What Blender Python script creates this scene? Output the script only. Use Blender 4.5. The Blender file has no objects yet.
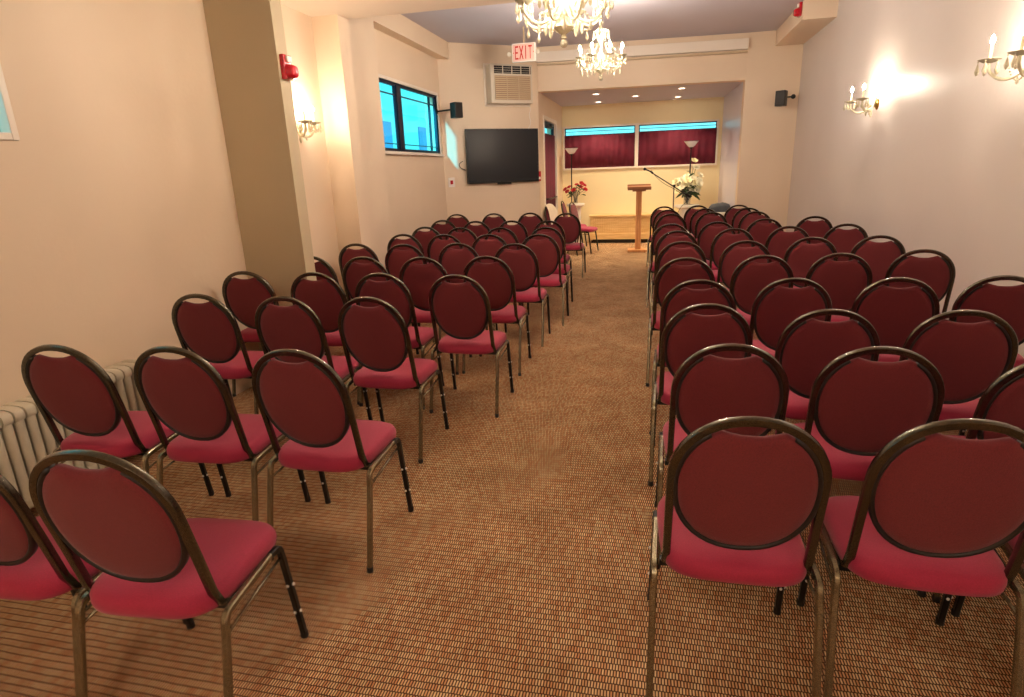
import bpy, bmesh, math, random
from mathutils import Vector, Matrix
random.seed(7)
S = bpy.context.scene
C = S.collection
PI = math.pi
R = math.radians

# ------------------------------------------------------------------ camera
cam = bpy.data.cameras.new('camera')
cam.sensor_fit = 'HORIZONTAL'; cam.sensor_width = 36.0
cam.lens = 597.0 / 1024.0 * 36.0
cam.clip_start = 0.05; cam.clip_end = 200
co = bpy.data.objects.new('camera', cam); C.objects.link(co)
RM = Matrix(((0.97413128, -0.03076204, 0.2238793), (0.22319173, 0.28619044, -0.93181569), (-0.03540756, 0.95767882, 0.28565289)))
co.matrix_world = Matrix.Translation((0, 0, 1.55)) @ RM.to_4x4()
S.camera = co

# ------------------------------------------------------------------ colour management and world
S.view_settings.view_transform = 'Standard'
S.view_settings.look = 'None'
S.view_settings.gamma = 1.0
S.view_settings.use_curve_mapping = False
S.view_settings.exposure = 1.12
S.cycles.sample_clamp_indirect = 5.0
S.cycles.caustics_reflective = False
S.cycles.caustics_refractive = False
W = bpy.data.worlds.new('daylight'); S.world = W; W.use_nodes = True
wb = W.node_tree.nodes['Background']
wb.inputs[0].default_value = (0.16, 0.80, 0.90, 1); wb.inputs[1].default_value = 0.8
BULB = 760.0      # radiance of the candle bulbs
SPOT = 50.0       # watts of each recessed spot
su = bpy.data.lights.new('daylight_sun', 'SUN'); su.energy = 4.0; su.color = (0.01, 0.62, 0.85); su.angle = R(1.5)
so = bpy.data.objects.new('daylight_sun', su); C.objects.link(so)
so.rotation_euler = Vector((0.15, 1.0, -0.27)).to_track_quat('-Z', 'Y').to_euler()

# ------------------------------------------------------------------ materials
def srgb(r, g, b):
    f = lambda c: (c / 255 / 12.92) if c / 255 <= 0.04045 else ((c / 255 + 0.055) / 1.055) ** 2.4
    return (f(r), f(g), f(b), 1)
def mat(name, col, rough=0.5, metal=0.0, var=0.0, vscale=8.0, bump=0.0, bscale=60.0, trans=0.0, emis=None, es=0.0, sheen=0.0, spec=0.5, coat=0.0, detail=3.0):
    m = bpy.data.materials.new(name); m.use_nodes = True
    n = m.node_tree.nodes; l = m.node_tree.links; p = n['Principled BSDF']
    p.inputs['Base Color'].default_value = col; p.inputs['Roughness'].default_value = rough
    p.inputs['Metallic'].default_value = metal; p.inputs['Transmission Weight'].default_value = trans
    p.inputs['Sheen Weight'].default_value = sheen; p.inputs['Specular IOR Level'].default_value = spec
    p.inputs['Coat Weight'].default_value = coat
    if emis: p.inputs['Emission Color'].default_value = emis; p.inputs['Emission Strength'].default_value = es
    tc = n.new('ShaderNodeTexCoord')
    if var > 0:
        nz = n.new('ShaderNodeTexNoise'); nz.inputs['Scale'].default_value = vscale; nz.inputs['Detail'].default_value = detail
        l.new(tc.outputs['Object'], nz.inputs['Vector'])
        r = n.new('ShaderNodeValToRGB'); r.color_ramp.elements[0].position = 0.3; r.color_ramp.elements[1].position = 0.7
        r.color_ramp.elements[0].color = tuple(c * (1 - var) for c in col[:3]) + (1,)
        r.color_ramp.elements[1].color = tuple(min(1, c * (1 + var)) for c in col[:3]) + (1,)
        l.new(nz.outputs['Fac'], r.inputs['Fac']); l.new(r.outputs['Color'], p.inputs['Base Color'])
    if bump > 0:
        nb = n.new('ShaderNodeTexNoise'); nb.inputs['Scale'].default_value = bscale; nb.inputs['Detail'].default_value = 4
        l.new(tc.outputs['Object'], nb.inputs['Vector'])
        b = n.new('ShaderNodeBump'); b.inputs['Strength'].default_value = bump; b.inputs['Distance'].default_value = 0.01
        l.new(nb.outputs['Fac'], b.inputs['Height']); l.new(b.outputs['Normal'], p.inputs['Normal'])
    return m
M = {}
M['wall'] = mat('cream_plaster', srgb(230, 208, 182), 0.55, var=0.03, vscale=1.2, bump=0.12, bscale=25)
M['wall_cool'] = mat('pale_plaster', srgb(214, 204, 198), 0.42, var=0.03, vscale=1.0, bump=0.10, bscale=18)
M['wall_lavender'] = mat('lavender_grey_plaster', srgb(206, 200, 214), 0.35, var=0.03, vscale=1.0, bump=0.10, bscale=18)
M['wall_tan'] = mat('tan_plaster', srgb(188, 172, 142), 0.6, var=0.03, vscale=1.5, bump=0.1, bscale=25)
M['wall_yellow'] = mat('warm_yellow_plaster', srgb(240, 222, 178), 0.55, var=0.02, vscale=2)
M['ceiling'] = mat('ceiling_paint', srgb(200, 194, 204), 0.8, var=0.02, vscale=1)
M['ceiling_warm'] = mat('warm_ceiling_paint', srgb(236, 222, 204), 0.8, var=0.02, vscale=1)
M['trim'] = mat('white_trim_paint', srgb(238, 226, 212), 0.35)
M['fabric'] = mat('maroon_fabric', srgb(108, 30, 38), 0.85, var=0.16, vscale=260, bump=0.25, bscale=500, sheen=0.12)
M['seatfabric'] = mat('rose_red_fabric', srgb(162, 32, 68), 0.8, var=0.12, vscale=260, bump=0.2, bscale=500, sheen=0.15)
M['rim'] = mat('black_plastic', srgb(30, 24, 22), 0.5)
M['bronze'] = mat('bronze_vein_metal', srgb(84, 77, 64), 0.2, metal=0.9, coat=0.5, var=0.3, vscale=180, bump=0.15, bscale=260)
M['bronze_leg'] = mat('pale_bronze_vein_metal', srgb(136, 126, 102), 0.26, metal=0.85, coat=0.4, var=0.3, vscale=180, bump=0.15, bscale=260)
M['blackmetal'] = mat('black_metal', srgb(22, 20, 19), 0.35, metal=0.3)
M['white_plastic'] = mat('white_plastic', srgb(236, 230, 222), 0.4)
M['offwhite_metal'] = mat('aged_white_enamel', srgb(214, 202, 184), 0.45)
M['black'] = mat('black_gloss', srgb(14, 14, 15), 0.25)
M['screen'] = mat('dark_screen', srgb(34, 35, 38), 0.22, spec=0.35)
M['frame_dark'] = mat('dark_window_metal', srgb(24, 30, 52), 0.4, metal=0.3)
M['radiator'] = mat('radiator_enamel', srgb(206, 198, 178), 0.45, var=0.05, vscale=12)
M['red'] = mat('red_plastic', srgb(190, 16, 36), 0.25, coat=0.4)
M['redletter'] = mat('red_letter', srgb(200, 24, 24), 0.4)
M['signface'] = mat('sign_face', srgb(228, 190, 176), 0.4, emis=srgb(255, 190, 176), es=0.03)
M['curtain'] = mat('crimson_curtain', srgb(108, 18, 46), 0.8, var=0.12, vscale=6, sheen=0.1)
M['oak'] = None
M['blackwood'] = mat('black_lamp_metal', srgb(30, 22, 20), 0.4, metal=0.4)
M['lampglass'] = mat('frosted_lamp_glass', srgb(240, 242, 250), 0.35)
M['glass'] = mat('vase_glass', (0.95, 0.97, 0.95, 1), 0.05, trans=0.9)
M['leaf'] = mat('leaf_green', srgb(62, 84, 44), 0.6, var=0.3, vscale=20)
M['rose'] = mat('red_petals', srgb(186, 20, 36), 0.6, var=0.2, vscale=40)
M['lily'] = mat('white_petals', srgb(244, 238, 214), 0.6)
M['lilyc'] = mat('pale_yellow_petals', srgb(240, 230, 190), 0.6)
M['stem'] = mat('dark_stem', srgb(48, 52, 34), 0.7)
M['crystal'] = mat('cut_crystal', srgb(255, 246, 214), 0.06, trans=0.45, spec=0.9)
M['brass'] = mat('brass', srgb(190, 150, 70), 0.25, metal=1.0)
M['candle'] = mat('candle_sleeve', srgb(250, 238, 205), 0.5)
M['bulb'] = mat('lit_candle_bulb', (1, .9, .7, 1), 0.3, emis=(1.0, 0.86, 0.70, 1), es=BULB)
M['bulb_small'] = mat('lit_sconce_bulb', (1, .9, .7, 1), 0.3, emis=(1.0, 0.84, 0.66, 1), es=BULB * .62)
M['spotlens'] = mat('lit_spot_lens', (1, .95, .9, 1), 0.3, emis=(1.0, 0.86, 0.7, 1), es=5)
M['cloth'] = mat('white_cloth', srgb(226, 208, 186), 0.85, bump=0.2, bscale=30)
M['greybag'] = mat('dark_grey_cloth', srgb(66, 68, 74), 0.8, var=0.15, vscale=15)
M['paper'] = mat('white_paper', srgb(240, 238, 232), 0.7)
M['chrome'] = mat('chrome', srgb(180, 180, 178), 0.2, metal=1)
M['facade'] = mat('facade_render', srgb(170, 250, 250), 0.9)
M['facadewin'] = mat('facade_window', srgb(84, 160, 214), 0.3)
M['grille'] = mat('grille_beige', srgb(196, 172, 140), 0.5)
M['pedestal'] = mat('white_stone', srgb(238, 232, 220), 0.5, var=0.03)

def wood(name, a, b, sc=3.0, axis=(1, 14, 14)):
    m = bpy.data.materials.new(name); m.use_nodes = True
    n = m.node_tree.nodes; l = m.node_tree.links; p = n['Principled BSDF']; p.inputs['Roughness'].default_value = 0.45
    tc = n.new('ShaderNodeTexCoord'); mp = n.new('ShaderNodeMapping'); mp.inputs['Scale'].default_value = axis
    nz = n.new('ShaderNodeTexNoise'); nz.inputs['Scale'].default_value = sc; nz.inputs['Detail'].default_value = 5; nz.inputs['Distortion'].default_value = 0.6
    r = n.new('ShaderNodeValToRGB'); r.color_ramp.elements[0].position = 0.35; r.color_ramp.elements[1].position = 0.65
    r.color_ramp.elements[0].color = a; r.color_ramp.elements[1].color = b
    l.new(tc.outputs['Object'], mp.inputs[0]); l.new(mp.outputs[0], nz.inputs['Vector']); l.new(nz.outputs['Fac'], r.inputs['Fac']); l.new(r.outputs['Color'], p.inputs['Base Color'])
    return m
M['oak'] = wood('honey_oak', srgb(196, 128, 72), srgb(226, 164, 104), axis=(14, 14, 1))
M['pine'] = wood('pale_pine', srgb(214, 168, 104), srgb(236, 200, 140), axis=(1, 12, 14))
M['brownwood'] = wood('brown_wood', srgb(120, 74, 44), srgb(156, 102, 64))

def carpet():
    m = bpy.data.materials.new('woven_carpet'); m.use_nodes = True
    n = m.node_tree.nodes; l = m.node_tree.links; p = n['Principled BSDF']; p.inputs['Roughness'].default_value = 0.95; p.inputs['Specular IOR Level'].default_value = 0.15
    tc = n.new('ShaderNodeTexCoord')
    nd = n.new('ShaderNodeTexNoise'); nd.inputs['Scale'].default_value = 9; nd.inputs['Detail'].default_value = 2
    l.new(tc.outputs['Object'], nd.inputs['Vector'])
    sb = n.new('ShaderNodeVectorMath'); sb.operation = 'SUBTRACT'; sb.inputs[1].default_value = (.5, .5, .5); l.new(nd.outputs['Color'], sb.inputs[0])
    sc = n.new('ShaderNodeVectorMath'); sc.operation = 'SCALE'; sc.inputs['Scale'].default_value = 0.008; l.new(sb.outputs[0], sc.inputs[0])
    ad = n.new('ShaderNodeVectorMath'); ad.operation = 'ADD'; l.new(tc.outputs['Object'], ad.inputs[0]); l.new(sc.outputs[0], ad.inputs[1])
    br = n.new('ShaderNodeTexBrick'); br.offset = 0.5; br.offset_frequency = 2; br.squash = 1.0
    br.inputs['Scale'].default_value = 1.0; br.inputs['Brick Width'].default_value = 0.0094; br.inputs['Row Height'].default_value = 0.0265
    br.inputs['Mortar Size'].default_value = 0.0038; br.inputs['Mortar Smooth'].default_value = 0.9; br.inputs['Bias'].default_value = -0.1
    br.inputs['Color1'].default_value = srgb(255, 226, 180); br.inputs['Color2'].default_value = srgb(224, 160, 112); br.inputs['Mortar'].default_value = srgb(74, 38, 26)
    l.new(ad.outputs[0], br.inputs['Vector'])
    # broad tonal drift of the dyed yarn
    nz = n.new('ShaderNodeTexNoise'); nz.inputs['Scale'].default_value = 3.0; nz.inputs['Detail'].default_value = 6; nz.inputs['Roughness'].default_value = 0.65
    l.new(tc.outputs['Object'], nz.inputs['Vector'])
    r = n.new('ShaderNodeValToRGB'); r.color_ramp.elements[0].position = 0.3; r.color_ramp.elements[1].position = 0.7
    r.color_ramp.elements[0].color = (0.74, 0.66, 0.60, 1); r.color_ramp.elements[1].color = (1.12, 1.08, 1.04, 1)
    l.new(nz.outputs['Fac'], r.inputs['Fac'])
    mx = n.new('ShaderNodeMix'); mx.data_type = 'RGBA'; mx.blend_type = 'MULTIPLY'; mx.inputs[0].default_value = 1
    l.new(br.outputs['Color'], mx.inputs[6]); l.new(r.outputs['Color'], mx.inputs[7]); l.new(mx.outputs[2], p.inputs['Base Color'])
    b = n.new('ShaderNodeBump'); b.invert = True; b.inputs['Strength'].default_value = 0.7; b.inputs['Distance'].default_value = 0.004
    l.new(br.outputs['Fac'], b.inputs['Height']); l.new(b.outputs['Normal'], p.inputs['Normal'])
    return m
M['carpet'] = carpet()

# ------------------------------------------------------------------ mesh helpers
def bm_new(): return bmesh.new()
def box(bm, x0, x1, y0, y1, z0, z1):
    vs = [bm.verts.new((x, y, z)) for z in (z0, z1) for x, y in ((x0, y0), (x1, y0), (x1, y1), (x0, y1))]
    for f in ((3, 2, 1, 0), (4, 5, 6, 7), (0, 1, 5, 4), (1, 2, 6, 5), (2, 3, 7, 6), (3, 0, 4, 7)): bm.faces.new([vs[i] for i in f])
    return vs
def prism(bm, poly, z0, z1):
    a = [bm.verts.new((x, y, z0)) for x, y in poly]; b = [bm.verts.new((x, y, z1)) for x, y in poly]; n = len(poly)
    bm.faces.new(a[::-1]); bm.faces.new(b)
    for i in range(n): bm.faces.new((a[i], a[(i + 1) % n], b[(i + 1) % n], b[i]))
    return a + b
def loft(bm, rings, closed=False, caps=True):
    n = len(rings[0]); V = [[bm.verts.new(p) for p in r] for r in rings]; k = len(V)
    for i in range(k if closed else k - 1):
        a, b = V[i], V[(i + 1) % k]
        for j in range(n): bm.faces.new((a[j], a[(j + 1) % n], b[(j + 1) % n], b[j]))
    if caps and not closed: bm.faces.new(V[0][::-1]); bm.faces.new(V[-1])
    return V
def circ(n, rx, ry=None, p=2.0):
    ry = ry or rx; out = []
    for i in range(n):
        t = 2 * PI * (i + .5) / n; c, s = math.cos(t), math.sin(t)
        out.append((rx * math.copysign(abs(c) ** (2 / p), c), ry * math.copysign(abs(s) ** (2 / p), s)))
    return out
def tube(bm, pts, sec, up=(1, 0, 0), closed=False, taper=None):
    """sweep a section along pts; section x axis stays as close to `up` as it can"""
    P = [Vector(p) for p in pts]; rings = []; n = len(P); up = Vector(up)
    for i in range(n):
        a = P[i - 1] if (i > 0 or closed) else P[i]; b = P[(i + 1) % n] if (i < n - 1 or closed) else P[i]
        t = (b - a).normalized(); u = up - t * up.dot(t)
        if u.length < 1e-3: u = Vector((0, 1, 0)) - t * t.y
        u.normalize(); v = t.cross(u); k = taper[i] if taper else 1
        rings.append([P[i] + u * (x * k) + v * (y * k) for x, y in sec])
    loft(bm, rings, closed)
def smoothpath(pts, it=2):
    P = [Vector(p) for p in pts]
    for _ in range(it):
        Q = [P[0]]
        for a, b in zip(P[:-1], P[1:]): Q += [a * .75 + b * .25, a * .25 + b * .75]
        Q.append(P[-1]); P = Q
    return P
def lathe(bm, prof, n=16, cx=0, cy=0, cz=0, caps=True):
    loft(bm, [[(cx + r * math.cos(2 * PI * j / n), cy + r * math.sin(2 * PI * j / n), cz + z) for j in range(n)] for r, z in prof], caps=caps)
def ball(bm, c, r, n=8, k=5, sz=1.0):
    lathe(bm, [(max(1e-4, r * math.sin(PI * i / k)), -r * sz * math.cos(PI * i / k)) for i in range(k + 1)], n, *c)
def xf(bm, vs, mx):
    for v in vs: v.co = mx @ v.co
def obj(name, bm, m, parent=None, smooth=None, bevel=0.0, subd=0):
    bmesh.ops.recalc_face_normals(bm, faces=bm.faces)
    me = bpy.data.meshes.new(name); bm.to_mesh(me); bm.free()
    if m: me.materials.append(m if not isinstance(m, str) else M[m])
    o = bpy.data.objects.new(name, me); C.objects.link(o)
    if smooth:
        for p in me.polygons: p.use_smooth = True
        if smooth != 'all': me.set_sharp_from_angle(angle=R(smooth))
    if bevel:
        b = o.modifiers.new('bevel', 'BEVEL'); b.width = bevel; b.segments = 2; b.limit_method = 'ANGLE'; b.angle_limit = R(40)
    if subd:
        b = o.modifiers.new('subsurf', 'SUBSURF'); b.levels = subd; b.render_levels = subd
    if parent: o.parent = parent
    return o
def tag(o, label, cat, group=None, kind=None):
    o['label'] = label; o['category'] = cat
    if group: o['group'] = group
    if kind: o['kind'] = kind
    return o
def thing(name, label, cat, loc=(0, 0, 0), rz=0, group=None):
    o = bpy.data.objects.new(name, None); o.empty_display_size = .1; C.objects.link(o)
    o.location = loc; o.rotation_euler = (0, 0, rz)
    return tag(o, label, cat, group)
def struct(name, bm, m, **k):
    o = obj(name, bm, m, **k); o['kind'] = 'structure'; return o
def bx(*a):
    bm = bm_new(); box(bm, *a); return bm
def copy_tree(o, parent=None):
    c = o.copy(); C.objects.link(c)
    if parent: c.parent = parent
    for ch in list(KIDS.get(o.name, ())): copy_tree(ch, c)
    return c
KIDS = {}
def index_kids():
    KIDS.clear()
    for o in C.objects:
        if o.parent: KIDS.setdefault(o.parent.name, []).append(o)

# ------------------------------------------------------------------ the room
ZC, ZL, ZA = 3.45, 2.93, 2.78          # far ceiling, near (lower) ceiling, alcove ceiling
YB, YH = -3.0, 5.43                    # back of the room, step in the ceiling
bm = bm_new(); box(bm, -3.8, 2.6, YB - .1, 13.5, -0.1, 0); struct('floor', bm, 'carpet')
bm = bm_new(); box(bm, -3.3, 2.4, YB - .1, YH + .2, ZL, ZC + .2); struct('ceiling', bm, 'ceiling_warm')
bm = bm_new(); box(bm, -3.6, 2.4, YH + .2, 11.0, ZC, ZC + .2); struct('ceiling_far', bm, 'ceiling')
# header across the alcove front, and the alcove's own ceiling
bm = bm_new(); prism(bm, [(-1.92, 10.5), (1.34, 10.75), (1.34, 10.95), (-1.92, 10.7)], ZA, ZC); struct('beam_front', bm, 'wall')
bm = bm_new(); prism(bm, [(-2.1, 10.7), (1.5, 10.95), (1.5, 13.5), (-2.1, 13.5)], ZA, ZA + .15); struct('ceiling_alcove', bm, 'ceiling')
def wall_with_hole(name, X0, X1, y0, y1, z0, z1, hy0, hy1, hz0, hz1, m, axis='x'):
    bm = bm_new()
    for a in ((y0, hy0, z0, z1), (hy1, y1, z0, z1), (hy0, hy1, z0, hz0), (hy0, hy1, hz1, z1)):
        if a[1] - a[0] > 1e-4 and a[3] - a[2] > 1e-4:
            if axis == 'x': box(bm, X0, X1, a[0], a[1], a[2], a[3])
            else: box(bm, a[0], a[1], X0, X1, a[2], a[3])
    return struct(name, bm, m)
wall_with_hole('wall_left', -3.24, -3.04, YB, 5.43, 0, ZL, 0.9, 2.45, 1.80, 2.62, 'wall')
bm = bx(-3.04, -2.53, 4.0, 4.13, 0, ZL); struct('pillar_left', bm, 'wall_tan')
bm = bx(-3.24, -2.785, 5.43, 5.63, 0, ZC); struct('pillar_left_far', bm, 'wall')
bm = bx(-3.42, -3.12, 5.63, 6.93, 0, ZC); struct('wall_left_middle', bm, 'wall')
wall_with_hole('wall_left_window', -3.42, -3.27, 6.93, 9.45, 0, ZC, 7.15, 9.30, 1.84, 2.68, 'wall')
bm = bx(-3.27, -3.12, 6.93, 9.56, 3.21, ZC); struct('beam_left', bm, 'wall')
A, B = Vector((-3.27, 9.45)), Vector((-1.92, 10.5)); d = (B - A).normalized(); nrm = Vector((-d.y, d.x))
bm = bm_new(); prism(bm, [A - d * .2, B, B + nrm * .18, A - d * .2 + nrm * .18], 0, ZC); struct('wall_screen', bm, 'wall')
# alcove left wall with a doorway
bm = bm_new()
for y0, y1, z0, z1 in ((10.5, 10.98, 0, ZC), (12.35, 13.3, 0, ZC), (10.98, 12.35, 2.40, ZC)): box(bm, -2.1, -1.92, y0, y1, z0, z1)
struct('wall_alcove_left', bm, 'wall')
bm = bm_new(); prism(bm, [(1.338, 10.95), (1.27, 13.3), (1.6, 13.3), (1.6, 10.95)], 0, ZC); struct('wall_alcove_right', bm, 'wall_lavender')
bm = bm_new(); prism(bm, [(1.34, 10.75), (1.335, 10.95), (2.3, 10.95), (2.3, 10.75)], 0, ZC); struct('pillar_right', bm, 'wall')
bm = bx(2.14, 2.34, YB, 10.9, 0, ZC); struct('wall_right', bm, 'wall_cool')
bm = bx(1.74, 2.14, 8.97, 10.75, 3.23, ZC); struct('beam_right', bm, 'wall')
bm = bx(-3.3, 2.4, YB - .2, YB, 0, ZC); struct('wall_back', bm, 'wall')
# front wall of the alcove with the long window opening
bm = bm_new()
for a in ((-2.1, -1.90, 0, ZC), (1.21, 1.5, 0, ZC), (-1.90, 1.21, 0, 1.51), (-1.90, 1.21, 2.38, ZC)): box(bm, a[0], a[1], 13.2, 13.4, a[2], a[3])
struct('wall_front', bm, 'wall_yellow')
# trims
bm = bm_new(); prism(bm, [(-1.92, 10.40), (1.34, 10.65), (1.34, 10.76), (-1.92, 10.51)], 3.21, 3.36); struct('trim_1', bm, 'trim', bevel=.006)
bm = bm_new(); prism(bm, [(-1.92, 10.44), (1.34, 10.69), (1.34, 10.76), (-1.92, 10.51)], 3.165, 3.185); struct('trim_2', bm, 'grille')
bm = bx(2.125, 2.14, YB, 10.75, 0, .1); struct('baseboard_right', bm, 'wall_cool')
bm = bm_new(); box(bm, -3.04, -3.025, YB, 4.0, 0, .1); struct('baseboard_left', bm, 'wall')
bm = bm_new(); prism(bm, [A + Vector((0, 0)), B, B - nrm * .015, A - nrm * .015], 0, .1); struct('baseboard_screen', bm, 'wall')

# ------------------------------------------------------------------ windows
def pane_mat():
    m = bpy.data.materials.new('window_glass'); m.use_nodes = True
    n = m.node_tree.nodes; l = m.node_tree.links; n.remove(n['Principled BSDF']); o = n['Material Output']
    t = n.new('ShaderNodeBsdfTransparent'); t.inputs[0].default_value = (.93, .98, 1, 1); g = n.new('ShaderNodeBsdfGlossy'); g.inputs['Roughness'].default_value = .02
    x = n.new('ShaderNodeMixShader'); x.inputs[0].default_value = .06; l.new(t.outputs[0], x.inputs[1]); l.new(g.outputs[0], x.inputs[2]); l.new(x.outputs[0], o.inputs[0])
    return m
M['pane'] = pane_mat()
def frame_x(bm, x0, x1, y0, y1, z0, z1, w):
    box(bm, x0, x1, y0, y0 + w, z0, z1); box(bm, x0, x1, y1 - w, y1, z0, z1); box(bm, x0, x1, y0 + w, y1 - w, z0, z0 + w); box(bm, x0, x1, y0 + w, y1 - w, z1 - w, z1)
def frame_y(bm, y0, y1, x0, x1, z0, z1, w):
    box(bm, x0, x0 + w, y0, y1, z0, z1); box(bm, x1 - w, x1, y0, y1, z0, z1); box(bm, x0 + w, x1 - w, y0, y1, z0, z0 + w); box(bm, x0 + w, x1 - w, y0, y1, z1 - w, z1)
# window_1: far corner of it shows at the left edge of the picture
w1 = bpy.data.objects.new('window_1', None); C.objects.link(w1); w1['kind'] = 'structure'
bm = bm_new(); frame_x(bm, -3.09, -3.025, .88, 2.475, 1.775, 2.645, .035); obj('window_frame', bm, 'trim', w1, bevel=.004)
obj('pane', bx(-3.085, -3.079, .9, 2.45, 1.8, 2.62), 'pane', w1)
# window_2: slider in the recess
w2 = bpy.data.objects.new('window_2', None); C.objects.link(w2); w2['kind'] = 'structure'
bm = bm_new(); frame_x(bm, -3.33, -3.285, 7.15, 9.30, 1.84, 2.68, .024); box(bm, -3.34, -3.28, 7.80, 7.94, 1.86, 2.66)
obj('window_frame', bm, 'frame_dark', w2)
bm = bm_new(); frame_x(bm, -3.325, -3.295, 7.17, 7.80, 1.862, 2.658, .016); frame_x(bm, -3.325, -3.295, 7.94, 9.28, 1.862, 2.658, .016); box(bm, -3.32, -3.29, 9.02, 9.05, 1.88, 2.64); box(bm, -3.32, -3.30, 7.19, 9.26, 2.53, 2.545); box(bm, -3.32, -3.30, 7.19, 9.26, 1.93, 1.94)
obj('sash', bm, 'frame_dark', w2)
obj('pane', bx(-3.315, -3.308, 7.17, 9.28, 1.86, 2.66), 'pane', w2)
bm = bm_new(); frame_x(bm, -3.285, -3.262, 7.11, 9.34, 1.80, 2.72, .04); obj('window_casing', bm, 'trim', w2)
bm = bx(-3.29, -3.22, 7.15, 9.35, 1.80, 1.825); obj('window_sill', bm, 'trim', w2)
# window_3 / window_4 in the alcove
for k, (x0, x1) in enumerate(((-1.90, -.38), (-.38, 1.21))):
    w = bpy.data.objects.new('window_%d' % (3 + k), None); C.objects.link(w); w['kind'] = 'structure'
    bm = bm_new(); frame_y(bm, 13.17, 13.23, x0, x1, 1.51, 2.38, .035); obj('window_frame', bm, 'trim', w)
    bm = bm_new(); frame_y(bm, 13.23, 13.26, x0 + .035, x1 - .035, 1.545, 2.345, .02); box(bm, x0 + .05, x1 - .05, 13.235, 13.255, 2.27, 2.28); box(bm, x0 + .05, x1 - .05, 13.235, 13.255, 2.20, 2.208)
    obj('sash', bm, 'frame_dark', w)
    obj('pane', bx(x0 + .04, x1 - .04, 13.24, 13.246, 1.54, 2.34), 'pane', w)
def curtain(name, label, x0, x1, y, z0, z1, parent=None):
    bm = bm_new(); n = 140; fr = []; bk = []
    for i in range(n + 1):
        u = i / n; x = x0 + (x1 - x0) * u; o = .012 * math.sin(u * 62 + 2 * math.sin(u * 9)) + .006 * math.sin(u * 23)
        fr.append([(x, y + o * (1 if z > z0 else 1.3), z) for z in (z0 + .004 * math.sin(u * 50), (z0 + z1) / 2, z1 + .003 * math.sin(u * 31))]); 
    V = [[bm.verts.new(p) for p in r] for r in fr]
    for i in range(n):
        for j in range(2): bm.faces.new((V[i][j], V[i + 1][j], V[i + 1][j + 1], V[i][j + 1]))
    o = obj(name, bm, 'curtain', parent, smooth='all')
    s = o.modifiers.new('solid', 'SOLIDIFY'); s.thickness = .004
    if label: tag(o, label, 'curtain', 'crimson half curtains over the front windows')
    return o
for k, (x0, x1, lb) in enumerate(((-1.865, -.42, 'crimson curtain over the front window beside the side door'), (-.34, 1.175, 'crimson curtain over the front window behind the microphone stand'))):
    cr = curtain('window_curtain', lb, x0, x1, 13.19, 1.545, 2.19 + .02 * k)
    bm = bm_new(); tube(bm, [(x0 - .02, 13.19, 2.193 + .02 * k), (x1 + .02, 13.19, 2.193 + .02 * k)], circ(8, .006), up=(0, 0, 1)); obj('curtain_rod', bm, 'frame_dark', cr)
# exterior seen through window_2
bm = bm_new()
box(bm, -9.5, -9.0, 6, 30, -1, 9)
fc = tag(obj('neighbouring_building', bm, 'facade'), 'pale blue rendered building seen through the side window', 'building')
for y, w in ((16.2, .9), (18.0, .5), (19.9, .7), (21.2, .4), (23.2, 1.0), (26.5, .9)):
    bm = bx(-9.02, -8.96, y, y + w, 1.5, 3.3); wn = obj('window', bm, 'facadewin', fc)
bm = bx(-9.05, -8.8, 6, 30, 3.62, 3.74); obj('string_course', bm, 'facade', fc)
bm = bx(-9.05, -8.9, 6, 30, 4.5, 4.58); obj('cornice', bm, 'facade', fc)

# unseen wall added to block the low sun from the nearer side window
bm = bx(-8.0, -3.4, -2.0, -1.8, 0, 4.0); struct('wall_sun_block', bm, 'facade')
# ------------------------------------------------------------------ side door
d1 = bpy.data.objects.new('door_1', None); C.objects.link(d1); d1['kind'] = 'structure'
bm = bm_new(); box(bm, -2.0, -1.905, 10.92, 10.99, 0, 2.45); box(bm, -2.0, -1.905, 12.34, 12.41, 0, 2.45); box(bm, -2.0, -1.905, 10.99, 12.34, 2.38, 2.45); obj('door_frame', bm, 'trim', d1)
bm = bm_new(); frame_x(bm, -2.0, -1.955, 10.99, 12.34, .01, 2.38, .09); box(bm, -2.0, -1.955, 11.08, 12.25, 2.10, 2.14); box(bm, -2.0, -1.955, 11.08, 12.25, .9, 1.0); obj('door_panel', bm, 'frame_dark', d1)
obj('pane', bx(-1.99, -1.984, 11.08, 12.25, .1, 2.29), 'pane', d1)
bm = bm_new(); V = []
n = 90
for i in range(n + 1):
    u = i / n; V.append([bm.verts.new((-1.945 + .014 * math.sin(u * 46 + math.sin(u * 7)), 11.02 + 1.28 * u, z)) for z in (.12, 1.2, 2.17)])
for i in range(n):
    for j in range(2): bm.faces.new((V[i][j], V[i + 1][j], V[i + 1][j + 1], V[i][j + 1]))
cu = obj('curtain', bm, 'curtain', d1, smooth='all'); cu.modifiers.new('s', 'SOLIDIFY').thickness = .004
bm = bm_new(); box(bm, -1.93, -1.86, 11.5, 11.75, 2.28, 2.34); tube(bm, [(-1.88, 11.6, 2.27), (-1.80, 11.3, 2.26), (-1.90, 11.05, 2.25)], circ(6, .012)); obj('door_closer', bm, 'blackmetal', d1)
bm = bm_new(); tube(bm, smoothpath([(-1.95, 12.22, 1.02), (-1.87, 12.22, 1.02), (-1.87, 11.2, 1.02), (-1.95, 11.2, 1.02)], 2), circ(6, .014), up=(0, 0, 1)); obj('door_handle', bm, 'blackmetal', d1)

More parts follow.
